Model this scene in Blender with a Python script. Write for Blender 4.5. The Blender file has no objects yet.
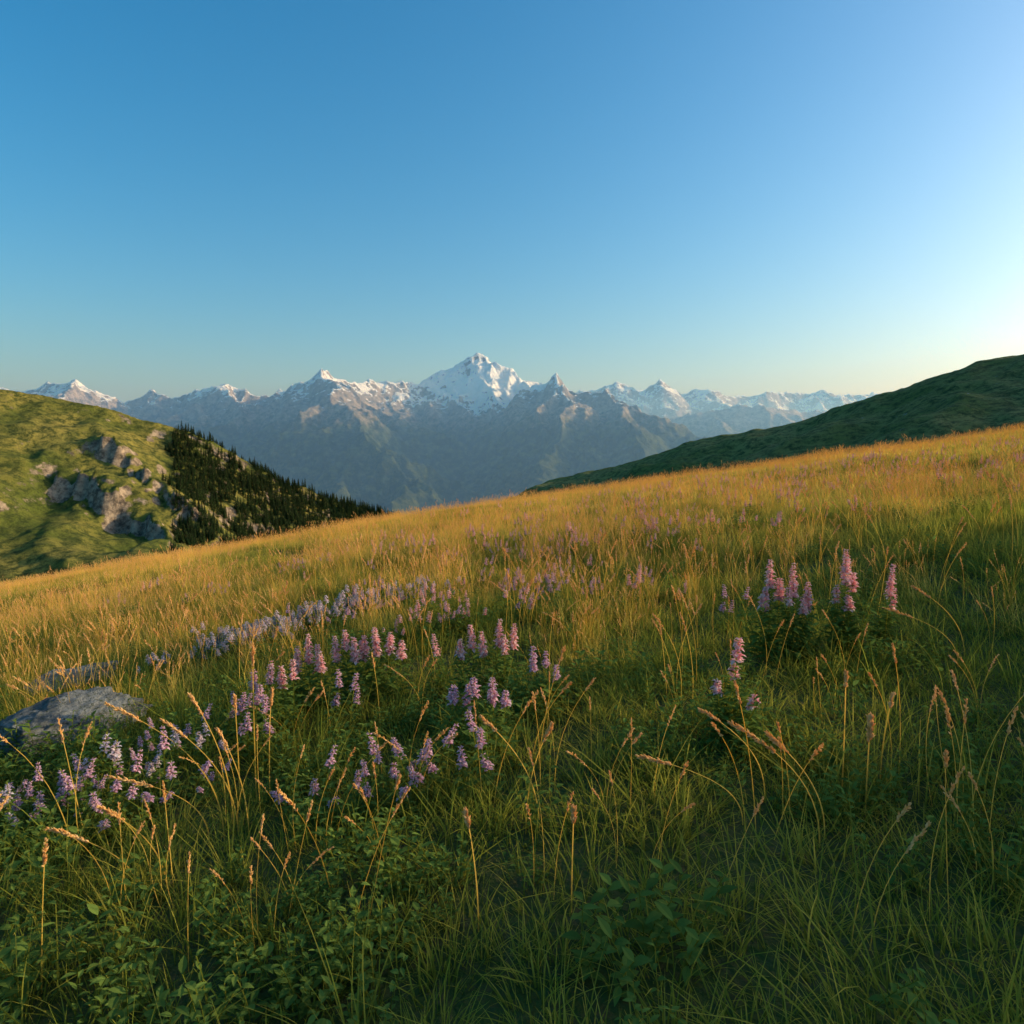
import bpy, math, random, time
import numpy as np
from mathutils import Vector, Quaternion
T0=time.time()
random.seed(7); rng=np.random.default_rng(7)
scene=bpy.context.scene
D2R=math.radians
SUN_EL=14.0; SUN_AZ=77.0

# ------------------------------------------------------------ noise
def _g(ix,iy,seed):
    h=(ix*374761393+iy*668265263+seed*2246822519)&0xffffffff
    h=((h^(h>>13))*1274126177)&0xffffffff
    h=h^(h>>16)
    return (h&0xffff)/65536.0*2*np.pi
def perlin(x,y,seed=0):
    x=np.asarray(x,dtype=np.float64); y=np.asarray(y,dtype=np.float64)
    ix=np.floor(x).astype(np.int64); iy=np.floor(y).astype(np.int64)
    fx=x-ix; fy=y-iy
    u=fx*fx*fx*(fx*(fx*6-15)+10); v=fy*fy*fy*(fy*(fy*6-15)+10)
    def d(a,b):
        t=_g(ix+a,iy+b,seed); return np.cos(t)*(fx-a)+np.sin(t)*(fy-b)
    a=d(0,0);b=d(1,0);c=d(0,1);e=d(1,1)
    return ((a+(b-a)*u)*(1-v)+(c+(e-c)*u)*v)*1.5
def fbm(x,y,octv=5,seed=0,gain=.5):
    s=0;a=1;f=1
    for o in range(octv):
        s=s+a*perlin(x*f,y*f,seed+o*17); a*=gain; f*=2.03
    return s
def ridged(x,y,octv=6,seed=0,gain=.5):
    s=0;a=1;f=1;w=1
    for o in range(octv):
        n=1-np.abs(perlin(x*f,y*f,seed+o*13)); n=n*n
        s=s+a*n*w; w=np.clip(n*1.3,0,1); a*=gain; f*=2.07
    return s
def sstep(a,b,x):
    t=np.clip((x-a)/(b-a),0,1); return t*t*(3-2*t)

# ------------------------------------------------------------ helpers
def link(ob): scene.collection.objects.link(ob); return ob
def mesh_from(name,verts,faces,mats=(),smooth=True,midx=None):
    me=bpy.data.meshes.new(name)
    me.from_pydata([tuple(v) for v in verts],[],faces)
    for m in mats: me.materials.append(m)
    if midx is not None: me.polygons.foreach_set('material_index',midx)
    if smooth: me.polygons.foreach_set('use_smooth',[True]*len(me.polygons))
    me.update(); return me
def grid_mesh(name,X,Y,Z,mat):
    ny,nx=X.shape
    me=bpy.data.meshes.new(name)
    co=np.stack([X,Y,Z],-1).reshape(-1,3).astype(np.float32)
    i=np.arange(ny*nx).reshape(ny,nx)
    q=np.stack([i[:-1,:-1],i[:-1,1:],i[1:,1:],i[1:,:-1]],-1).reshape(-1,4)
    n=len(q)
    me.vertices.add(len(co)); me.vertices.foreach_set('co',co.ravel())
    me.loops.add(n*4); me.loops.foreach_set('vertex_index',q.ravel().astype(np.int32))
    me.polygons.add(n); me.polygons.foreach_set('loop_start',(np.arange(n)*4).astype(np.int32))
    me.polygons.foreach_set('use_smooth',np.ones(n,bool))
    me.materials.append(mat); me.update(calc_edges=True); me.validate()
    return link(bpy.data.objects.new(name,me))

class NT:
    def __init__(s,name):
        s.m=bpy.data.materials.new(name); s.m.use_nodes=True; s.t=s.m.node_tree; s.t.nodes.clear()
        s.out=s.n('ShaderNodeOutputMaterial')
    def n(s,ty,**k):
        nd=s.t.nodes.new(ty)
        for a,b in k.items(): setattr(nd,a,b)
        return nd
    def l(s,a,b): s.t.links.new(a,b)
    def pos(s,scale):
        g=s.n('ShaderNodeNewGeometry'); m=s.n('ShaderNodeVectorMath',operation='SCALE'); s.l(g.outputs['Position'],m.inputs[0]); m.inputs['Scale'].default_value=scale
        return m.outputs[0]
    def noise(s,scale,detail=4,rough=.5,vec=None,k=1.0):
        nz=s.n('ShaderNodeTexNoise'); nz.inputs['Scale'].default_value=scale; nz.inputs['Detail'].default_value=detail; nz.inputs['Roughness'].default_value=rough
        s.l(vec if vec is not None else s.pos(k),nz.inputs['Vector']); return nz.outputs['Fac']
    def math(s,op,a,b=0.0,clamp=False):
        m=s.n('ShaderNodeMath',operation=op); m.use_clamp=clamp
        for i,v in enumerate((a,b)):
            if isinstance(v,(int,float)): m.inputs[i].default_value=v
            else: s.l(v,m.inputs[i])
        return m.outputs[0]
    def mr(s,v,a,b,c=0.,d=1.):
        m=s.n('ShaderNodeMapRange',interpolation_type='SMOOTHSTEP'); s.l(v,m.inputs['Value'])
        for k,x in zip(('From Min','From Max','To Min','To Max'),(a,b,c,d)): m.inputs[k].default_value=x
        return m.outputs[0]
    def mix(s,f,a,b):
        m=s.n('ShaderNodeMix',data_type='RGBA')
        if isinstance(f,(int,float)): m.inputs[0].default_value=f
        else: s.l(f,m.inputs[0])
        for i,v in ((6,a),(7,b)):
            if isinstance(v,tuple): m.inputs[i].default_value=(*v,1)
            else: s.l(v,m.inputs[i])
        return m.outputs[2]
    def diffuse(s,col,rough=.9,spec=.2,bump=None,bd=.1,bs=1.0):
        p=s.n('ShaderNodeBsdfPrincipled'); p.inputs['Roughness'].default_value=rough
        p.inputs['Specular IOR Level'].default_value=spec
        if isinstance(col,tuple): p.inputs['Base Color'].default_value=(*col,1)
        else: s.l(col,p.inputs['Base Color'])
        if bump is not None:
            b=s.n('ShaderNodeBump'); b.inputs['Distance'].default_value=bd; b.inputs['Strength'].default_value=bs
            s.l(bump,b.inputs['Height']); s.l(b.outputs[0],p.inputs['Normal'])
        s.l(p.outputs[0],s.out.inputs[0]); return p
    def leaf(s,col,trans=.45):
        p=s.n('ShaderNodeBsdfDiffuse')
        t=s.n('ShaderNodeBsdfTranslucent'); mx=s.n('ShaderNodeMixShader'); mx.inputs[0].default_value=trans
        for nd in (p,t):
            if isinstance(col,tuple): nd.inputs[0].default_value=(*col,1)
            else: s.l(col,nd.inputs[0])
        s.l(p.outputs[0],mx.inputs[1]); s.l(t.outputs[0],mx.inputs[2]); s.l(mx.outputs[0],s.out.inputs[0])
    def slope(s):
        g=s.n('ShaderNodeNewGeometry'); x=s.n('ShaderNodeSeparateXYZ'); s.l(g.outputs['Normal'],x.inputs[0]); return x.outputs[2]
    def xyz(s):
        g=s.n('ShaderNodeNewGeometry'); x=s.n('ShaderNodeSeparateXYZ'); s.l(g.outputs['Position'],x.inputs[0]); return x.outputs
    def attr(s,n): return s.n('ShaderNodeAttribute',attribute_name=n).outputs['Fac']

# ------------------------------------------------------------ materials
def grass_mat(name,base,tip,dry,drybias,trans=.5):
    m=NT(name)
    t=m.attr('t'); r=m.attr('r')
    nz=m.noise(.45,5,.65)
    f=m.math('ADD',m.math('MULTIPLY',r,.7),m.math('MULTIPLY',nz,2.1))
    f=m.math('ADD',f,drybias-1.30)
    y=m.xyz()[1]
    f=m.math('ADD',f,m.mr(y,4.,14.,0.,.42))
    f=m.math('MULTIPLY',f,1.0,clamp=True)
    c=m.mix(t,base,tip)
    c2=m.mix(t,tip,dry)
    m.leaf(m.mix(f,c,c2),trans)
    return m.m
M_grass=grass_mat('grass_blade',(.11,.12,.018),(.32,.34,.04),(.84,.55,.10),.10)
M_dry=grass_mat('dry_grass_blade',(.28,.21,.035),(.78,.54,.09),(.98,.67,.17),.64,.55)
m=NT('seed_head'); m.leaf(m.mix(m.attr('r'),(.87,.48,.15),(.98,.7,.32)),.5); M_seed=m.m
m=NT('herb_leaf'); m.leaf(m.mix(m.math('MULTIPLY',m.math('ADD',m.attr('r'),m.noise(9,3)),.5),(.08,.13,.028),(.27,.36,.07)),.45); M_leaf=m.m
m=NT('pink_petal'); m.leaf(m.mix(m.attr('r'),(.95,.46,.46),(.98,.78,.72)),.5); M_pink=m.m
m=NT('lilac_petal'); m.leaf(m.mix(m.attr('r'),(.74,.4,.5),(.93,.66,.7)),.45); M_lilac=m.m
m=NT('pale_petal'); m.leaf(m.mix(m.attr('r'),(.74,.54,.58),(.9,.8,.78)),.45); M_pale=m.m
m=NT('meadow_soil'); nz=m.noise(.6,6,.65); n2=m.noise(18,5,.7)
c=m.mix(nz,(.06,.075,.014),(.12,.13,.025)); c=m.mix(m.mr(n2,.35,.75),c,(.12,.09,.035))
far=m.mr(m.xyz()[1],15,60); c=m.mix(far,c,(.24,.18,.05)); m.diffuse(c,.95,.1,m.noise(25,4),.05); M_soil=m.m
m=NT('hill_grass')
n1=m.noise(.012,6,.6); n2=m.noise(.12,7,.75)
c=m.mix(m.mr(n1,.35,.65),(.13,.15,.025),(.34,.27,.06)); c=m.mix(m.mr(n2,.40,.62),c,(.06,.075,.018))
rockc=m.mix(m.mr(m.noise(.12,8,.75),.35,.65),(.10,.075,.055),(.5,.37,.25))
sl=m.math('ADD',m.slope(),m.math('MULTIPLY',m.math('SUBTRACT',m.noise(.08,7,.75),.5),.6))
c=m.mix(m.mr(sl,.64,.73,1,0),c,rockc)
m.diffuse(c,.95,.1,m.noise(.3,9,.75),3.0); M_hill=m.m
m=NT('dark_hill_grass')
n1=m.noise(.03,6,.6); n2=m.noise(.4,7,.8)
c=m.mix(m.mr(n1,.35,.65),(.15,.18,.04),(.3,.26,.08)); c=m.mix(m.mr(n2,.42,.62),c,(.06,.08,.025))
c=m.mix(m.mr(m.noise(.16,6,.75),.66,.69),c,(.3,.28,.25))
m.diffuse(c,.95,.1,m.noise(.5,9,.75),1.3); M_hill2=m.m
def mountain_mat(name,snow_t,glacier):
    m=NT(name)
    P=m.xyz(); z=P[2]; s=m.slope()
    nb=m.noise(1.6,8,.65,k=.001); nf=m.noise(9,8,.72,k=.001)
    rock=m.mix(m.mr(nf,.3,.7),(.08,.07,.065),(.50,.41,.32))
    veg=m.mix(m.mr(m.noise(7,9,.75,k=.001),.42,.66),(.022,.042,.016),(.11,.13,.035))
    hz=m.math('ADD',z,m.math('MULTIPLY',m.math('SUBTRACT',nf,.5),700))
    c=m.mix(m.mr(hz,150,650),veg,rock)
    sn=m.math('ADD',m.math('MINIMUM',m.math('MULTIPLY',z,.0011),1.34),m.math('MULTIPLY',s,1.35))
    sn=m.math('ADD',sn,m.math('MULTIPLY',m.math('SUBTRACT',nf,.5),1.8))
    sn=m.math('ADD',sn,m.math('MULTIPLY',m.math('SUBTRACT',nb,.5),1.2))
    if glacier: # glacier basin below the main summit
        gd=m.n('ShaderNodeVectorMath',operation='DISTANCE'); gg=m.n('ShaderNodeNewGeometry'); m.l(gg.outputs['Position'],gd.inputs[0]); gd.inputs[1].default_value=(50,14300,950)
        sn=m.math('ADD',sn,m.mr(gd.outputs['Value'],500,1800,.46,0.))
    snow=m.mr(sn,snow_t,snow_t+.05)
    c=m.mix(snow,c,(.92,.91,.92)); m.diffuse(c,.9,.1,m.noise(22,9,.72,k=.001),60,1.); return m.m
M_mtn=mountain_mat('alpine_rock_and_snow',2.06,True)
M_far=mountain_mat('distant_rock_and_snow',2.36,False)
m=NT('boulder_stone'); n1=m.noise(7,8,.7); n2=m.noise(40,5,.7)
c=m.mix(m.mr(n1,.35,.65),(.15,.15,.14),(.38,.37,.34)); c=m.mix(m.mr(n2,.52,.62),c,(.11,.12,.07)); m.diffuse(c,.85,.2,m.noise(16,9,.75),.08); M_rock=m.m
m=NT('conifer_needles'); c=m.mix(m.n('ShaderNodeObjectInfo').outputs['Random'],(.02,.045,.016),(.055,.085,.025)); m.leaf(c,.15); M_con=m.m
m=NT('bark'); m.diffuse((.07,.05,.035)); M_bark=m.m

# ------------------------------------------------------------ ground
CAMH=1.4
SA=(math.sin(D2R(SUN_AZ)),math.cos(D2R(SUN_AZ)))
KH=[0.0]; KA=30.
def ground(x,y):
    x=np.asarray(x,float); y=np.asarray(y,float)
    yp=np.clip(y,0,None)
    q=np.where(yp<150,.0008*yp**2,.0008*150**2+.24*(yp-150))
    q=np.where(yp>900,.0008*150**2+.24*750+.35*(yp-900),q)
    z=42*np.tanh(x/300)-.018*np.clip(y,-60,1e9)-q+.034*np.clip(x+5,-80,0)
    r=np.hypot(x,y)
    near=1-sstep(80,400,r)
    z=z+near*(.16*perlin(x/5.,y/5.,3)+.07*perlin(x/1.7,y/1.7,5))
    # unseen knoll added off-frame right, shaped to cast shade over the foreground
    A=x*SA[0]+y*SA[1]; B=-x*SA[1]+y*SA[0]
    z=z+(KH[0]+.8*perlin(B/1.9,A/9.,11)*(KH[0]>0))*np.exp(-((A-KA)/7.5)**2)*np.exp(-np.abs((B+4.2)/11.9)**6)
    z=z+(1-near)*12*fbm(x/260.,y/260.,4,21)
    z=np.maximum(z,-950+30*fbm(x/1500,y/1500,3,5))
    return z
tgt=float(ground(1.5,3.5))-.10
lo_,hi_=0.01,9.
for _ in range(30):
    KH[0]=(lo_+hi_)/2; tt=np.linspace(12,45,200)
    sh=(ground(1.5+tt*SA[0],3.5+tt*SA[1])-tt*math.tan(D2R(SUN_EL))).max()
    if sh>tgt: hi_=KH[0]
    else: lo_=KH[0]
az=np.concatenate([np.linspace(-180,-55,70,endpoint=False),np.linspace(-55,55,560,endpoint=False),np.linspace(55,180,90)])*np.pi/180
rr=np.concatenate([[0.05],np.geomspace(.3,80,330),np.linspace(82,1300,150),np.geomspace(1330,90000,60)])
A,R=np.meshgrid(az,rr)
X=np.sin(A)*R; Y=np.cos(A)*R
grid_mesh('meadow_ground',X,Y,ground(X,Y),M_soil)

# ------------------------------------------------------------ ridge based hills
def ridge_dist(X,Y,pts):
    best=np.full(X.shape,1e9); hb=np.zeros(X.shape); al=np.zeros(X.shape); acc=0
    for (x0,y0,h0),(x1,y1,h1) in zip(pts[:-1],pts[1:]):
        dx,dy=x1-x0,y1-y0; L2=dx*dx+dy*dy
        t=np.clip(((X-x0)*dx+(Y-y0)*dy)/L2,0,1)
        d=np.hypot(X-x0-t*dx,Y-y0-t*dy); k=d<best
        best=np.where(k,d,best); hb=np.where(k,h0+(h1-h0)*t,hb); al=np.where(k,acc+t*math.sqrt(L2),al)
        acc+=math.sqrt(L2)
    return best,hb,al
LP=[(-1300,620,190),(-900,740,110),(-566,850,62),(-505,870,48),(-447,900,24),(-405,920,3),(-338,950,-35),(-265,980,-70),(-179,1000,-101),(-60,1030,-150),(80,1060,-300)]
def left_hill(X,Y):
    wx=X+14*fbm(X/90,Y/90,4,31); wy=Y+14*fbm(X/90,Y/90,4,32)
    d,h,al=ridge_dist(wx,wy,LP)
    z=h-150*(1-np.exp(-d/240.))-.02*d
    amp=sstep(10,140,d)
    z=z+amp*(14*(ridged(X/210,Y/210,5,41,.45)-1.15))+1.6*fbm(X/30,Y/30,4,44)
    lx=X+18*perlin(X/60,Y/60,51)
    m=sstep(-490,-445,X)*(1-sstep(-345,-305,X))
    for off,hh,sd in ((0,20,52),(62,16,57)):
        s=Y-(685+off-.45*(lx+390)+26*fbm(X/55.,Y/200.,3,sd))
        z=z+m*(hh*sstep(-10,8,s)-hh*.5)*(1-sstep(40,120,s)*.8)+m*10*(ridged(X/22,Y/60,5,sd+3)-1)*np.exp(-(s/24.)**2)
    return z
x=np.arange(-1300,150,2.6); y=np.arange(260,1300,2.6)
X,Y=np.meshgrid(x,y); grid_mesh('rocky_hillside',X,Y,left_hill(X,Y),M_hill)
RP=[(500,0,62),(400,70,50),(300,130,42),(230,170,38),(170,205,31),(146,220,27.4),(129,235,19.9),(119,250,14.4),(106,262,9.9),(92,275,6.5),(77,290,2.8),(59,305,-4.),(40,325,-9),(24,350,-17.5),(-1,385,-33),(-38,430,-58),(-90,500,-110)]
def right_hill(X,Y):
    wx=X+5*fbm(X/30,Y/30,3,61); wy=Y+5*fbm(X/30,Y/30,3,62)
    d,h,al=ridge_dist(wx,wy,RP)
    z=h-.32*(np.sqrt(d*d+36)-6)
    return z+sstep(3,40,d)*2.4*fbm(X/30,Y/30,4,64)+.45*fbm(X/6,Y/6,4,65)
x=np.arange(-120,520,1.5); y=np.arange(-20,520,1.5)
X,Y=np.meshgrid(x,y); grid_mesh('grassy_hill',X,Y,right_hill(X,Y),M_hill2)

# ------------------------------------------------------------ mountains
def build_range(name,mat,x0,x1,y0,y1,cell,base,ridges,seed,warp=190,wl=850.,spur=(1100,450),slen=(2200,600),namp=90):
    rnd=random.Random(seed)
    segs=[]
    def addr(pts,level):
        for a,b in zip(pts[:-1],pts[1:]):
            segs.append((a,b,level))
            L=math.hypot(b[0]-a[0],b[1]-a[1])
            if level<2:
                n=max(1,int(L/spur[level]+rnd.random()))
                for i in range(n):
                    for sd in (-1,1):
                        t=(i+rnd.random())/n
                        p=(a[0]+(b[0]-a[0])*t,a[1]+(b[1]-a[1])*t,a[2]+(b[2]-a[2])*t)
                        if p[2]<base+150: continue
                        ang=math.atan2(b[1]-a[1],b[0]-a[0])+sd*rnd.uniform(.85,1.6)
                        ln=slen[level]*rnd.uniform(.6,1.25); sp=[p]; k=rnd.uniform(.46,.62)
                        for j in range(3):
                            ang+=rnd.uniform(-.3,.3); q=sp[-1]
                            sp.append((q[0]+math.cos(ang)*ln/3,q[1]+math.sin(ang)*ln/3,q[2]-k*ln/3*rnd.uniform(.6,1.4)-(25 if j==0 else 0)))
                        addr(sp,level+1)
    for r in ridges: addr(r,0)
    x=np.arange(x0,x1,cell); y=np.arange(y0,y1,cell); X,Y=np.meshgrid(x,y)
    WX=X+warp*fbm(X/wl,Y/wl,6,seed,.5); WY=Y+warp*fbm(X/wl,Y/wl,6,seed+3,.5)
    H=np.full(X.shape,float(base))
    for a,b,lv in segs:
        hm=max(a[2],b[2]); Rr=min((hm-base)/.6+200,(6000,2500,1300)[lv])
        i0=max(0,int((min(a[0],b[0])-Rr-x0)/cell)); i1=min(len(x),int((max(a[0],b[0])+Rr-x0)/cell)+1)
        j0=max(0,int((min(a[1],b[1])-Rr-y0)/cell)); j1=min(len(y),int((max(a[1],b[1])+Rr-y0)/cell)+1)
        if i1<=i0 or j1<=j0: continue
        sx=WX[j0:j1,i0:i1]; sy=WY[j0:j1,i0:i1]
        dx,dy=b[0]-a[0],b[1]-a[1]
        t=np.clip(((sx-a[0])*dx+(sy-a[1])*dy)/(dx*dx+dy*dy+1e-6),0,1)
        d=np.hypot(sx-a[0]-t*dx,sy-a[1]-t*dy)
        h=a[2]+(b[2]-a[2])*t-(.82*d+50*(1-np.exp(-d/320)))
        H[j0:j1,i0:i1]=np.maximum(H[j0:j1,i0:i1],h)
    e=sstep(0,600,H-base)
    H=H+e*(namp*(ridged(X/800,Y/800,7,seed+9,.5)-1.3)+16*fbm(X/160,Y/160,4,seed+11))
    ed=np.minimum(np.minimum(X-x0,x1-X),np.minimum(Y-y0,y1-Y))
    H=H-(1-sstep(0,800,ed))*600
    return grid_mesh(name,X,Y,H,mat)
main=[(-13500,14200,1000),(-11700,14500,1115),(-10400,14400,1150),(-9650,14500,1240),(-8940,14500,1365),(-8080,14800,960),(-7550,15000,1150),(-7020,15000,985),(-5870,14500,1310),(-5050,14500,980),(-4200,13600,1150),(-3430,12800,1370),(-3080,13500,1195),(-2600,14500,1340),(-2115,15000,1270),(-1900,15200,1420),(-1446,15300,1650),(-1150,15450,1650),(-810,15500,1975),(-600,15500,1810),(-437,15500,1780),(0,15400,1640),(386,15200,1440),(560,14300,1200),(660,13300,1200),(776,12500,1250),(960,12450,1140),(1180,12300,970),(1574,12000,930),(2076,11500,560),(2917,11000,200),(3970,10500,-150),(5200,10000,-500)]
sp=[[(-3430,12800,1350),(-2700,11200,800),(-2100,9900,120),(-1000,8900,-500)],
 [(-810,15500,1985),(-650,14600,1250),(-300,13300,600),(-150,12000,0),(-500,10600,-600)],
 [(386,15200,1400),(300,14000,900),(600,12800,300)],
 [(776,12500,1250),(900,11300,680),(500,9900,0),(150,8600,-600)],
 [(1574,12000,930),(1800,10500,350),(1700,9000,-300),(1500,8000,-700)],
 [(-5870,14500,1310),(-5000,13000,780),(-4300,11500,250),(-3300,9500,-350)],
 [(-8940,14500,1365),(-8200,12800,850),(-7000,11000,300),(-6000,9000,-250)],
 [(-2115,15000,1270),(-2200,13600,800),(-1900,12300,200),(-1400,11200,-300)],
 [(2917,11000,200),(3000,9800,-100),(2700,8600,-550)],
 [(-11700,14500,1115),(-11000,12500,600),(-10000,10500,100)]]
build_range('snowy_mountain_range',M_mtn,-14500,6500,7000,18000,22,-950,[main]+sp,101)
far=[((p-512)*D/709.,D,z*D/24000.) for p,D,z in [(470,25500,1500),(560,25000,1690),(590,24500,1930),(620,24000,2200),(640,24500,1860),(658,24000,2235),(680,25000,1790),(705,24500,1970),(730,25500,1660),(775,26500,1825),(800,27000,1760),(820,27000,1900),(845,27500,1720),(875,28000,1800),(905,28000,1650),(960,28000,1700),(1060,28000,1650),(1250,27000,1700)]]
mid=[((p-512)*D/709.,D,z) for p,D,z in [(600,18500,700),(650,18500,640),(690,18000,820),(725,18000,1040),(770,18000,1040),(800,18500,930),(835,18500,900),(880,18500,800),(1000,18500,700),(1150,18000,600)]]
build_range('distant_mountain_range',M_far,-3000,27000,15500,31500,60,-950,[far,mid],202,warp=160,wl=1100.,spur=(1500,700),slen=(3000,1200))

# haze filling the valleys
def haze(name,x0,x1,y0,y1,z0,z1,dens):
    v=[(x0,y0,z0),(x1,y0,z0),(x1,y1,z0),(x0,y1,z0),(x0,y0,z1),(x1,y0,z1),(x1,y1,z1),(x0,y1,z1)]
    f=[(0,3,2,1),(4,5,6,7),(0,1,5,4),(1,2,6,5),(2,3,7,6),(3,0,4,7)]
    m=NT('atmospheric_haze'); vs=m.n('ShaderNodeVolumeScatter'); vs.inputs['Color'].default_value=(.27,.56,1,1); vs.inputs['Density'].default_value=dens; vs.inputs['Anisotropy'].default_value=.2
    m.l(vs.outputs[0],m.out.inputs['Volume'])
    link(bpy.data.objects.new(name,mesh_from(name,v,f,[m.m],False)))
haze('valley_haze',-60000,60000,1500,75000,-1200,1400,6.0e-5)

# ------------------------------------------------------------ plant building
V=Vector
def rv(a,b): return random.uniform(a,b)
class MB:
    def __init__(s): s.v=[];s.f=[];s.m=[];s.t=[];s.r=[]
    def ribbon(s,p,w,side,mat,t0=0,t1=1):
        n=len(p); b=len(s.v); r=random.random()
        for i,(q,ww) in enumerate(zip(p,w)):
            s.v.append(q-side*ww*.5); s.v.append(q+side*ww*.5); tt=t0+(t1-t0)*i/(n-1); s.t+= [tt,tt]; s.r+=[r,r]
        for i in range(n-1):
            s.f.append((b+2*i,b+2*i+1,b+2*i+3,b+2*i+2)); s.m.append(mat)
    def tube(s,p,r,mat,t0=0,t1=1,ns=3):
        n=len(p); b=len(s.v); rn=random.random()
        for i,q in enumerate(p):
            rr_=r[i] if isinstance(r,(list,tuple)) else r
            for k in range(ns):
                a=2*math.pi*k/ns; s.v.append(q+V((math.cos(a)*rr_,math.sin(a)*rr_,0))); s.t.append(t0+(t1-t0)*i/(n-1)); s.r.append(rn)
        for i in range(n-1):
            for k in range(ns):
                s.f.append((b+ns*i+k,b+ns*i+(k+1)%ns,b+ns*(i+1)+(k+1)%ns,b+ns*(i+1)+k)); s.m.append(mat)
    def leaf(s,base,d,ln,w,mat,droop=.3,up=V((0,0,1)),t=.6):
        d=d.normalized(); sd=d.cross(up); sd=sd.normalized() if sd.length>1e-4 else V((1,0,0))
        nn=sd.cross(d)
        ws=[.15,.85,1,.6,.05]
        b=len(s.v); rn=random.random()
        for i in range(5):
            u=i/4.; c=base+d*ln*u-up*droop*ln*u*u
            s.v+=[c-sd*w*.5*ws[i]+nn*w*.12*ws[i],c,c+sd*w*.5*ws[i]+nn*w*.12*ws[i]]; s.t+=[t]*3; s.r+=[rn]*3
        for i in range(4):
            for k in (0,1):
                s.f.append((b+3*i+k,b+3*i+k+1,b+3*i+k+4,b+3*i+k+3)); s.m.append(mat)
    def oval(s,c,d,ln,w,mat,t=1):
        d=d.normalized(); a=d.orthogonal().normalized(); e=d.cross(a)
        b=len(s.v); s.v+=[c,c+d*ln]; s.t+=[t]*6; s.r+=[random.random()]*6
        for k in range(4):
            an=k*math.pi/2; s.v.append(c+d*ln*.5+(a*math.cos(an)+e*math.sin(an))*w*.5)
        for k in range(4):
            s.f.append((b,b+2+k,b+2+(k+1)%4)); s.f.append((b+1,b+2+(k+1)%4,b+2+k)); s.m+=[mat,mat]
    def mesh(s,name,mats):
        me=mesh_from(name,s.v,s.f,mats,False,s.m)
        a=me.attributes.new('t','FLOAT','POINT'); a.data.foreach_set('value',s.t)
        a=me.attributes.new('r','FLOAT','POINT'); a.data.foreach_set('value',s.r); return me
def arc(base,az,h,lean,n=5,curl=1.6):
    out=[]
    for i in range(n):
        u=i/(n-1); out.append(base+V((math.cos(az)*lean*u**curl,math.sin(az)*lean*u**curl,h*u*(1-.18*(lean/max(h,.01))*u))))
    return out
def tuft(mb,cx,cy,n,rad,h0,h1,w,mat=0,leanf=.55,seg=5):
    W={5:[.8,1,.85,.55,.08],4:[.9,1,.7,.08]}[seg]
    for i in range(n):
        a=rv(0,6.283); r=rad*math.sqrt(random.random()); h=rv(h0,h1); az=a+rv(-.9,.9)
        p=arc(V((cx+math.cos(a)*r,cy+math.sin(a)*r,-.05)),az,h,h*rv(.1,leanf*1.6),seg,1.8)
        ww=w*rv(.7,1.3); sa=az+math.pi/2+rv(-.7,.7); sd=V((math.cos(sa),math.sin(sa),0))
        mb.ribbon(p,[ww*q for q in W],sd,mat)
def seed_stalk(mb,base,az,h,lean,hl,hw,ms=0,mh=1,n=9,dens=30,curl=2.2,r=.0011):
    p=arc(base,az,h,lean,n,curl)
    mb.tube(p,[r*1.3]*(n//2)+[r]*(n-n//2),ms,.3,1)
    for i in range(dens):
        u=1-(hl/h)*random.random(); x_=u*(n-1); k=min(int(x_),n-2); q=p[k].lerp(p[k+1],x_-k); d=(p[k+1]-p[k]).normalized()
        e=V((rv(-1,1),rv(-1,1),rv(-1,1)))*.55; taper=math.sin(math.pi*min(max((1-u)/(hl/h),.06),.94))**.5
        mb.oval(q,(d+e),.011*(.6+.5*taper)*hw,.0042*hw,mh)
    mb.oval(p[-1],p[-1]-p[-2],.012,.004,mh)
def flower_spike(mb,base,h,az,lean,ms,ml,mp,fl=.35,size=1.,leafy=1.):
    n=7; p=arc(base,az,h,lean,n,1.5)
    mb.tube(p,[.0028]*3+[.0022]*4,ms,.3,.7)
    k=int(9*leafy)
    for i in range(k):
        u=.05+(1-fl-.05)*i/max(k-1,1); x_=u*(n-1); j=min(int(x_),n-2); q=p[j].lerp(p[j+1],x_-j); a0=i*1.9+rv(-.3,.3)
        for s_ in (0,math.pi):
            a=a0+s_; ln=rv(.05,.085)*(1.15-u*.6)*size
            mb.leaf(q,V((math.cos(a),math.sin(a),rv(.2,.7))),ln,ln*.36,ml,rv(.2,.5))
    nw=max(5,int(fl*h/.014))
    for i in range(nw):
        u=1-fl+fl*i/nw; x_=u*(n-1); j=min(int(x_),n-2); q=p[j].lerp(p[j+1],x_-j)
        rr_=(1-.6*(i/nw)**2)*size*rv(.8,1.15)
        for kk in range(10):
            if random.random()<.2: continue
            a=kk*math.pi/5+i*.4+rv(-.3,.3); d=V((math.cos(a),math.sin(a),rv(.0,.9)))
            mb.oval(q,d,.022*rr_*rv(.7,1.25),.011*rr_*rv(.7,1.2),mp)
            if kk%2==0: mb.leaf(q+d.normalized()*.012*rr_,V((d.x,d.y,rv(-.5,.5))),.018*rr_,.014*rr_,mp,.3,t=1)
        if i%3==0:
            a=rv(0,6.28); mb.leaf(q,V((math.cos(a),math.sin(a),.4)),.022*size,.008*size,ml,.2)
def proto(col,name,mb,mats):
    ob=bpy.data.objects.new(name,mb.mesh(name,mats)); col.objects.link(ob)
def newcol(n): return bpy.data.collections.new(n)
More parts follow.
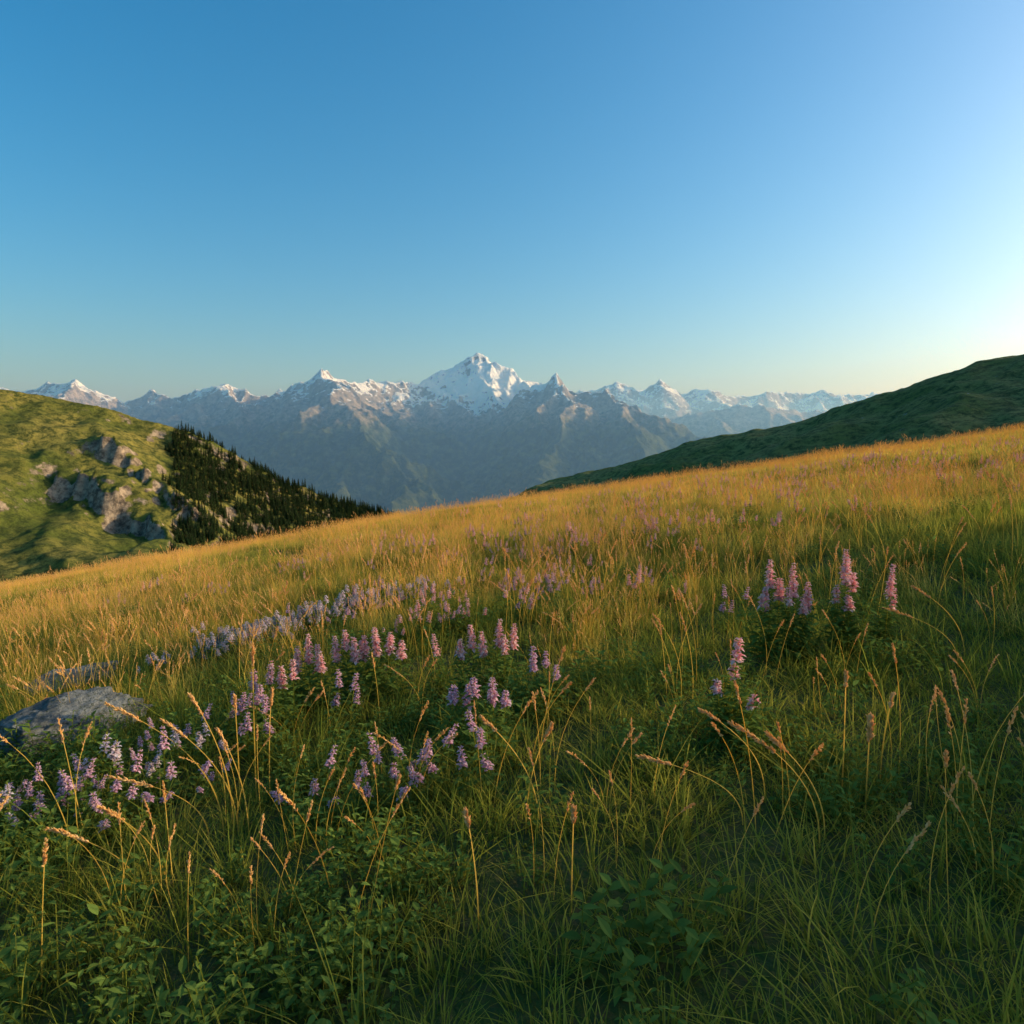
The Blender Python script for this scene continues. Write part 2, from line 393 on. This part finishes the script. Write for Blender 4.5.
def scatter(name,col,x,y,zf,scl,idx,tilt=.12,sink=0,align=None):
    n=len(x); z=zf(x,y)-sink
    me=bpy.data.meshes.new(name); me.vertices.add(n); me.vertices.foreach_set('co',np.stack([x,y,z],-1).astype(np.float32).ravel())
    if align:
        gx=(zf(x+align,y)-zf(x-align,y))/(2*align); gy=(zf(x,y+align)-zf(x,y-align))/(2*align)
        rot=np.empty((n,3))
        for i in range(n):
            q=V((0,0,1)).rotation_difference(V((-gx[i],-gy[i],1)))@Quaternion((0,0,1),random.random()*6.283)
            rot[i]=q.to_euler()
    else: rot=np.stack([rng.normal(0,tilt,n),rng.normal(0,tilt,n),rng.uniform(0,6.283,n)],-1)
    a=me.attributes.new('rot','FLOAT_VECTOR','POINT'); a.data.foreach_set('vector',rot.astype(np.float32).ravel())
    a=me.attributes.new('scl','FLOAT_VECTOR','POINT')
    if scl.ndim==1: scl=np.stack([scl]*3,-1)
    a.data.foreach_set('vector',scl.astype(np.float32).ravel())
    a=me.attributes.new('idx','INT','POINT'); a.data.foreach_set('value',idx.astype(np.int32))
    ob=link(bpy.data.objects.new(name,me))
    ng=bpy.data.node_groups.new('scatter_'+name,'GeometryNodeTree')
    ng.interface.new_socket('Geometry',in_out='INPUT',socket_type='NodeSocketGeometry'); ng.interface.new_socket('Geometry',in_out='OUTPUT',socket_type='NodeSocketGeometry')
    N=ng.nodes; gi=N.new('NodeGroupInput'); go=N.new('NodeGroupOutput'); ci=N.new('GeometryNodeCollectionInfo'); ip=N.new('GeometryNodeInstanceOnPoints')
    ci.inputs['Collection'].default_value=col; ci.inputs['Separate Children'].default_value=True; ci.inputs['Reset Children'].default_value=True
    ip.inputs['Pick Instance'].default_value=True
    def na(nm,ty):
        a=N.new('GeometryNodeInputNamedAttribute'); a.data_type=ty; a.inputs['Name'].default_value=nm; return a.outputs[0]
    L=ng.links
    L.new(gi.outputs[0],ip.inputs['Points']); L.new(ci.outputs[0],ip.inputs['Instance']); L.new(na('idx','INT'),ip.inputs['Instance Index'])
    L.new(na('rot','FLOAT_VECTOR'),ip.inputs['Rotation']); L.new(na('scl','FLOAT_VECTOR'),ip.inputs['Scale']); L.new(ip.outputs[0],go.inputs[0])
    md=ob.modifiers.new('scatter','NODES'); md.node_group=ng
    return ob
def cells(step,r0,r1,half=54):
    g=np.arange(-r1,r1,step); gx,gy=np.meshgrid(g,np.arange(-1,r1,step)); gx=gx.ravel()+rng.uniform(-.25,.25,gx.size)*step; gy=gy.ravel()+rng.uniform(-.25,.25,gy.size)*step
    r=np.hypot(gx,gy); a=np.degrees(np.arctan2(gx,gy)); k=(r>r0)&(r<r1)&(np.abs(a)<half+25*np.exp(-r/3))
    return gx[k],gy[k],r[k]
def disk(R):
    a=rv(0,6.283); r=R*math.sqrt(random.random()); return r*math.cos(a),r*math.sin(a)
# places where broad-leaved flowering plants crowd out the grass
CLR=[(1.66,4.05,.4),(2.05,4.05,.35),(.98,2.9,.35),(-1.15,3.95,.35),(-.85,4.0,.35),(-1.36,3.65,.3),(-.15,4.0,.35),(-.2,3.15,.3),(.15,3.6,.25),(-2.35,3.5,.6),(-1.85,2.9,.35)]
def clear(x,y):
    c=np.zeros_like(x)
    for a,b,r in CLR: c=np.maximum(c,np.exp(-(((x-a)**2+(y-b)**2)/(r*r))))
    return c
# green turf patches: near (fine) and far (coarse)
cg=newcol('turf_patches')
for i in range(6):
    mb=MB()
    for k in range(60):
        cx,cy=disk(.62); tuft(mb,cx,cy,20,.07,.07,rv(.12,.25),.0052,0,.65)
    for k in range(5):
        cx,cy=disk(.5); tuft(mb,cx,cy,16,.05,.2,rv(.28,.44),.0052,0,.8)
    proto(cg,'turf_patch_a%d'%i,mb,[M_grass])
for i in range(4):
    mb=MB()
    for k in range(40):
        cx,cy=disk(.95); tuft(mb,cx,cy,16,.12,.1,rv(.16,.32),.009,0,.6,4)
    proto(cg,'turf_patch_b%d'%i,mb,[M_grass])
x,y,r=cells(.66,.7,15)
s=rng.uniform(.85,1.1,len(x)); hs=.72+.55*(.5+.5*perlin(x/1.9,y/1.9,77))
hs=hs*(1-.5*clear(x,y))
x2,y2,r2=cells(1.3,15,80)
s2=rng.uniform(.95,1.15,len(x2))
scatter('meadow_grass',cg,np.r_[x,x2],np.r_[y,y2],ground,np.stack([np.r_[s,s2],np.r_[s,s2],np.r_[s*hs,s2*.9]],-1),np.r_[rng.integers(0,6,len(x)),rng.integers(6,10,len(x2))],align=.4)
# golden grass with seed heads
cd=newcol('golden_patches')
for i in range(5):
    mb=MB()
    for k in range(12):
        cx,cy=disk(.42); tuft(mb,cx,cy,16,.06,.14,rv(.24,.42),.0036,0,.45)
        for q in range(3):
            a=rv(0,6.28); seed_stalk(mb,V((cx+rv(-.06,.06),cy+rv(-.06,.06),0)),a,rv(.28,.56),rv(.02,.18),rv(.05,.1),1.2,0,1,6,12,2.0,.0009)
    proto(cd,'golden_patch_a%d'%i,mb,[M_dry,M_seed])
for i in range(4):
    mb=MB()
    for k in range(30):
        cx,cy=disk(.9); tuft(mb,cx,cy,9,.1,.14,rv(.24,.4),.007,0,.45,4)
        for q in range(2):
            a=rv(0,6.28); seed_stalk(mb,V((cx+rv(-.1,.1),cy+rv(-.1,.1),0)),a,rv(.3,.62),rv(.02,.2),rv(.05,.12),1.9,0,1,5,7,2.0,.0017)
    proto(cd,'golden_patch_b%d'%i,mb,[M_dry,M_seed])
def gprob(x,y):
    p=sstep(4.5,8.2,y-.30*x+1.8*perlin(x/2.6,y/2.6,93))*.74+.07
    p=np.maximum(p,.95*np.exp(-(((x-.72)/.42)**2+((y-4.7)/.7)**2)))
    return p*(.72+1.3*perlin(x/1.3,y/1.3,94))*(1-clear(x,y))
x,y,r=cells(.5,1.8,15); k=rng.random(len(x))<gprob(x,y); x,y=x[k],y[k]
x2,y2,r2=cells(1.15,15,80); k=rng.random(len(x2))<.56+1.1*fbm(x2/5,y2/5,3,97); x2,y2=x2[k],y2[k]
s=rng.uniform(.65,1.0,len(x)); s2=rng.uniform(.65,1.05,len(x2))
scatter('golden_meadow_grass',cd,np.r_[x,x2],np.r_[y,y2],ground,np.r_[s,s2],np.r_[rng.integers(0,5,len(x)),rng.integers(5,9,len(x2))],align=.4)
def wedge(n,r0,r1,power,half=52):
    e=2-power; u=rng.random(n); r=(r0**e+u*(r1**e-r0**e))**(1/e); a=rng.uniform(-half,half,n)*np.pi/180
    return r*np.sin(a),r*np.cos(a),r
cs=newcol('tall_stalks')
for i in range(8):
    mb=MB()
    for k in range(random.choice([1,2,3])):
        seed_stalk(mb,V((rv(-.05,.05),rv(-.05,.05),0)),rv(0,6.28),rv(.4,.72),rv(.03,.3),rv(.06,.13),1.7,0,1,9,34,2.3,.0016)
    proto(cs,'tall_stalk_%d'%i,mb,[M_dry,M_seed])
x,y,r=wedge(2600,2.0,50,1.05); k=rng.random(len(x))>clear(x,y)*1.5; x,y=x[k],y[k]
scatter('tall_seed_grass',cs,x,y,ground,rng.uniform(.65,1.15,len(x))*np.where(y<5,.8,1.),rng.integers(0,8,len(x)),.1)
# low leafy herbs
ch=newcol('herbs')
for i in range(6):
    mb=MB()
    for k in range(8):
        b=V((rv(-.1,.1),rv(-.1,.1),0)); a=rv(0,6.28); h=rv(.1,.24); p=arc(b,a,h,h*.3,5)
        mb.tube(p,.0016,0,.2,.5)
        for j in range(10):
            u=.1+.9*j/9.; x_=u*4; q=p[min(int(x_),3)].lerp(p[min(int(x_),3)+1],x_-min(int(x_),3)); aa=j*2.4
            ln=rv(.022,.048)*(1.3 if i==5 else 1); mb.leaf(q,V((math.cos(aa),math.sin(aa),rv(.1,.9))),ln,ln*rv(.35,.6),1,rv(.1,.5))
    proto(ch,'leafy_herb_%d'%i,mb,[M_grass,M_leaf])
x,y,r=wedge(3600,.9,12,.75)
keep=rng.random(len(x))<np.clip(.18+1.1*perlin(x/1.1,y/1.1,71)+.5*clear(x,y),0.05,1); x,y=x[keep],y[keep]
scatter('meadow_herbs',ch,x,y,ground,rng.uniform(.6,1.15,len(x)),rng.integers(0,6,len(x)))
# flower mass
cf=newcol('flowers')
for i,(mp,hh,sz) in enumerate([(M_pale,.26,.9),(M_pale,.3,.9),(M_lilac,.26,.85),(M_lilac,.32,.9),(M_pink,.32,.95),(M_pink,.38,1.)]):
    mb=MB()
    for k in range(4): flower_spike(mb,V((rv(-.1,.1),rv(-.1,.1),0)),hh*rv(.6,1.15),rv(0,6.28),rv(0,.08),0,1,2,rv(.22,.4),sz,.9)
    proto(cf,'wild_flower_%d'%i,mb,[M_grass,M_leaf,mp])
fx=[];fy=[];fi=[]
def patch(cx,cy,sx,sy,ang,n,ids):
    a=rng.normal(0,1,n)*sx; b=rng.normal(0,1,n)*sy; c_,s_=math.cos(ang),math.sin(ang)
    fx.extend(cx+a*c_-b*s_); fy.extend(cy+a*s_+b*c_); fi.extend(rng.choice(ids,n))
patch(-1.75,6.7,.7,.2,.85,75,[0,0,1,2])
patch(-2.3,5.85,.3,.15,.6,20,[0,1])
patch(-1.85,2.95,.28,.12,.3,18,[2,1,2])
patch(-1.4,3.4,.3,.2,.3,7,[2,3])
patch(-.55,2.75,.35,.15,0,6,[2,2,3])
patch(-.2,7.6,.9,.6,0,22,[3,4,4]); patch(0.2,10.5,1.6,.9,0,40,[3,4]); patch(2.2,9.5,1.5,1,0,22,[4,5]); patch(-2,12,2.5,1.2,0,26,[4,3])
patch(5,14,4,2.5,0,100,[4,5]); patch(9,20,6,4,0,200,[4,5]); patch(-.3,5.6,.4,.3,0,8,[3,4]); patch(.3,6.3,.8,.5,0,10,[3,4])
fx=np.array(fx);fy=np.array(fy);fi=np.array(fi)
scatter('wild_flowers',cf,fx,fy,ground,rng.uniform(.7,1.2,len(fx)),fi,.1)

# ------------------------------------------------------------ named foreground plants
def place(name,mb,mats,x,y):
    ob=bpy.data.objects.new(name,mb.mesh(name,mats)); ob.location=(x,y,float(ground(x,y))-.01); return link(ob)
def flower_plant(x,y,stems,mp,name='pink_flower_plant',leafy=1.,fl=.33,size=1.,bush=1.):
    mb=MB()
    for dx,dy,h in stems: flower_spike(mb,V((dx,dy,0)),h,rv(0,6.28),rv(.01,.05),0,1,2,fl*rv(.8,1.25),size*rv(.85,1.1),leafy*1.5)
    hm=max(s_[2] for s_ in stems)
    for i in range(int(6*bush)):
        dx,dy,h=random.choice(stems); b=V((dx+rv(-.07,.07),dy+rv(-.07,.07),0)); h=hm*rv(.4,.72); p=arc(b,rv(0,6.28),h,h*.3,5); mb.tube(p,.002,0,.3,.7)
        for j in range(14):
            u=.15+.85*j/13.; x_=u*4; k=min(int(x_),3); q=p[k].lerp(p[k+1],x_-k); aa=j*2.4; ln=rv(.04,.07)*size*(1.15-.5*u)
            mb.leaf(q,V((math.cos(aa),math.sin(aa),rv(.1,.9))),ln,ln*.4,1,rv(.2,.5))
    place(name,mb,[M_grass,M_leaf,mp],x,y)
flower_plant(1.66,4.16,[(-.1,0,.64),(-.03,.05,.52),(.05,0,.62),(.0,-.06,.48),(.13,.02,.5),(-.14,.04,.48),(.09,-.05,.42)],M_pink,leafy=1.5,size=1.45,bush=2.4,fl=.3)
flower_plant(2.04,4.2,[(0,0,.67),(.04,.04,.52),(-.06,.02,.45),(.0,-.05,.4)],M_pink,leafy=1.5,size=1.45,bush=2,fl=.3)
flower_plant(2.33,4.28,[(0,0,.56),(.04,.05,.4)],M_pink,leafy=1.5,size=1.25)
flower_plant(.98,3.03,[(0,0,.52),(.03,.03,.4),(-.05,-.02,.34),(.06,-.04,.28)],M_pink,leafy=1.5,fl=.24,size=1.25,bush=2.4)
flower_plant(-1.18,4.1,[(-.12,0,.42),(-.05,.05,.49),(.02,0,.42),(.07,-.06,.4)],M_pink,size=1.4)
flower_plant(-1.0,4.14,[(-.05,0,.46),(.0,.03,.5),(.06,0,.45),(.1,.08,.42)],M_pink,size=1.4)
flower_plant(-.8,4.18,[(-.08,0,.45),(-.02,.04,.5),(.05,0,.47),(.11,0,.42)],M_pink,size=1.4)
flower_plant(-1.36,3.8,[(-.08,0,.37),(-.01,0,.42),(.07,.03,.38),(.13,.03,.42)],M_pink,size=1.25)
flower_plant(-.17,4.16,[(-.13,0,.4),(-.06,.04,.48),(.01,0,.44),(.07,.03,.5),(.13,-.04,.42),(.17,.05,.47)],M_pink,size=1.35)
flower_plant(-.2,3.3,[(-.1,0,.36),(-.02,.02,.35),(.05,0,.4),(.11,.05,.38),(.16,-.02,.33)],M_lilac,'lilac_flower_plant',size=1.15)
flower_plant(.15,3.71,[(-.03,0,.4),(.04,.02,.36),(.08,0,.3)],M_lilac,'lilac_flower_plant',size=1.15)
flower_plant(-1.42,3.6,[(-.03,0,.32),(.04,.02,.36)],M_lilac,'lilac_flower_plant',size=1.1)
flower_plant(-.45,4.3,[(0,0,.42)],M_pink,size=1.1)
def stalks(x,y,lst,hw=1.8):
    mb=MB()
    for dx,dy,az,h,lean,hl in lst: seed_stalk(mb,V((dx,dy,0)),D2R(az),h,lean,hl,hw,0,1,14,60,2.4,.0021)
    place('dry_grass_stalk',mb,[M_dry,M_seed],x,y)
stalks(-1.15,2.66,[(0,0,185,.66,.42,.1),(.05,.02,175,.54,.3,.09),(.1,0,170,.48,.12,.08),(-.05,-.02,200,.4,.34,.09),(.02,.05,160,.6,.2,.09)])
stalks(-1.13,2.96,[(0,0,90,.74,.02,.1),(.06,0,60,.54,.03,.08),(-.08,.02,120,.5,.05,.08)])
stalks(1.04,2.25,[(0,0,170,.48,.3,.12),(.04,.05,150,.38,.2,.07)],2.)
stalks(.83,2.4,[(0,0,178,.33,.38,.05)])
stalks(.97,2.57,[(0,0,172,.4,.25,.06)])
stalks(.1,2.43,[(0,0,165,.46,.22,.06),(-.05,0,20,.42,.1,.07)])
stalks(1.28,2.6,[(0,0,80,.5,.02,.06),(.2,.1,30,.38,.06,.06)])
stalks(2.55,3.9,[(0,0,175,.42,.42,.08),(.1,.1,170,.5,.3,.08)])
stalks(-.1,1.95,[(0,0,120,.36,.08,.05),(.28,.05,70,.36,.02,.05)])
stalks(-1.3,2.3,[(0,0,180,.3,.3,.07),(.1,0,190,.38,.2,.07)])
mb=MB(); seed_stalk(mb,V((0,0,0)),1,.38,.02,.1,2.4,0,1,9,80,2,.0025); place('dry_flower_stalk',mb,[M_dry,M_seed],1.3,2.46)

# ------------------------------------------------------------ boulders
def boulder(x,y,sx,sy,sz,seed,rz=0,lift=.3,ry=-.14):
    bpy.ops.mesh.primitive_ico_sphere_add(subdivisions=6,radius=1); ob=bpy.context.object; ob.name='boulder'; me=ob.data
    n=len(me.vertices); co=np.empty(n*3,np.float32); me.vertices.foreach_get('co',co); co=co.reshape(-1,3).astype(float)
    rr_=np.random.default_rng(seed)
    for k in range(18):
        d=rr_.normal(size=3); d/=np.linalg.norm(d); o=rr_.uniform(.5,.8); p=co@d; ex=np.clip(p-o,0,None); co-=ex[:,None]*d*.97
    co*=(1+.11*fbm(co[:,0]*3+seed,co[:,1]*3+co[:,2]*1.7,6,seed,.62))[:,None]
    me.vertices.foreach_set('co',(co*[sx,sy,sz]).astype(np.float32).ravel()); me.update()
    me.materials.append(M_rock); me.polygons.foreach_set('use_smooth',[True]*len(me.polygons))
    ob.location=(x,y,float(ground(x,y))+sz*lift); ob.rotation_euler=(.16,ry,rz)
boulder(-2.62,3.9,.5,.34,.17,3,.75,.6,-.22)
boulder(-3.75,5.8,.55,.25,.13,5,.7,.3,-.2)
boulder(-2.3,6.1,.5,.22,.2,9,.8,.2)

# ------------------------------------------------------------ conifer forest
ct=newcol('conifers')
for i in range(4):
    mb=MB(); H=rv(12,15)
    mb.tube([V((0,0,-1)),V((0,0,H*.5)),V((0,0,H))],[.28,.18,.03],0,ns=5)
    z=H*.06
    while z<H*.98:
        u=z/H; R_=2.9*(1-u)**.85+.15; nb=8
        for k in range(nb):
            if random.random()<.15: continue
            a=rv(0,6.28); ln=R_*rv(.7,1.15); w=R_*.5+.15
            mb.leaf(V((0,0,z+rv(-.3,.3))),V((math.cos(a),math.sin(a),.05)),ln,w,1,rv(.25,.5))
        z+=.75*(1.15-u*.5)
    proto(ct,'conifer_%d'%i,mb,[M_bark,M_con])
n=19000; x=rng.uniform(-480,-20,n); y=rng.uniform(450,1060,n)
d,h,al=ridge_dist(x,y,LP)
u=x/y*709+512
w=perlin(x/60,y/60,88)+.5*perlin(x/22,y/22,89)
k=(u>168+14*perlin(x/30,y/30,90))&(w>-.46+.15*sstep(120,360,d)+.35*sstep(225,170,u)*sstep(30,90,d)*(y<760))&(d<450)
scatter('conifer_forest',ct,x[k],y[k],left_hill,rng.uniform(.5,1.05,k.sum()),rng.integers(0,4,k.sum()),.02)

# ------------------------------------------------------------ light, world, camera
S=V((SA[0]*math.cos(D2R(SUN_EL)),SA[1]*math.cos(D2R(SUN_EL)),math.sin(D2R(SUN_EL))))
L=bpy.data.lights.new('sun','SUN'); L.energy=5; L.angle=D2R(.5); L.color=(1,.84,.53)
lo=link(bpy.data.objects.new('sun',L)); lo.rotation_euler=S.to_track_quat('Z','Y').to_euler(); lo.location=(50,20,60)
w=bpy.data.worlds.new('World'); scene.world=w; w.use_nodes=True; t=w.node_tree; t.nodes.clear()
o=t.nodes.new('ShaderNodeOutputWorld'); bg=t.nodes.new('ShaderNodeBackground'); sk=t.nodes.new('ShaderNodeTexSky'); sk.sky_type='NISHITA'
sk.sun_disc=False; sk.sun_elevation=D2R(SUN_EL); sk.sun_rotation=D2R(SUN_AZ); sk.altitude=0; sk.air_density=1.; sk.dust_density=2.8; sk.ozone_density=3.4
hs=t.nodes.new('ShaderNodeHueSaturation'); hs.inputs['Saturation'].default_value=1.32; hs.inputs['Hue'].default_value=.488; hs.inputs['Value'].default_value=1.58
bg.inputs['Strength'].default_value=.15
t.links.new(sk.outputs[0],hs.inputs['Color']); t.links.new(hs.outputs[0],bg.inputs[0]); t.links.new(bg.outputs[0],o.inputs[0])
cam=bpy.data.cameras.new('camera'); cam.lens=700/1024*36; cam.sensor_width=36; cam.clip_start=.05; cam.clip_end=150000
co=link(bpy.data.objects.new('camera',cam)); co.location=(0,0,float(ground(0,0))+CAMH); co.rotation_euler=(D2R(90-5.466),0,0); scene.camera=co
scene.view_settings.view_transform='Standard'; scene.view_settings.look='None'; scene.view_settings.exposure=0
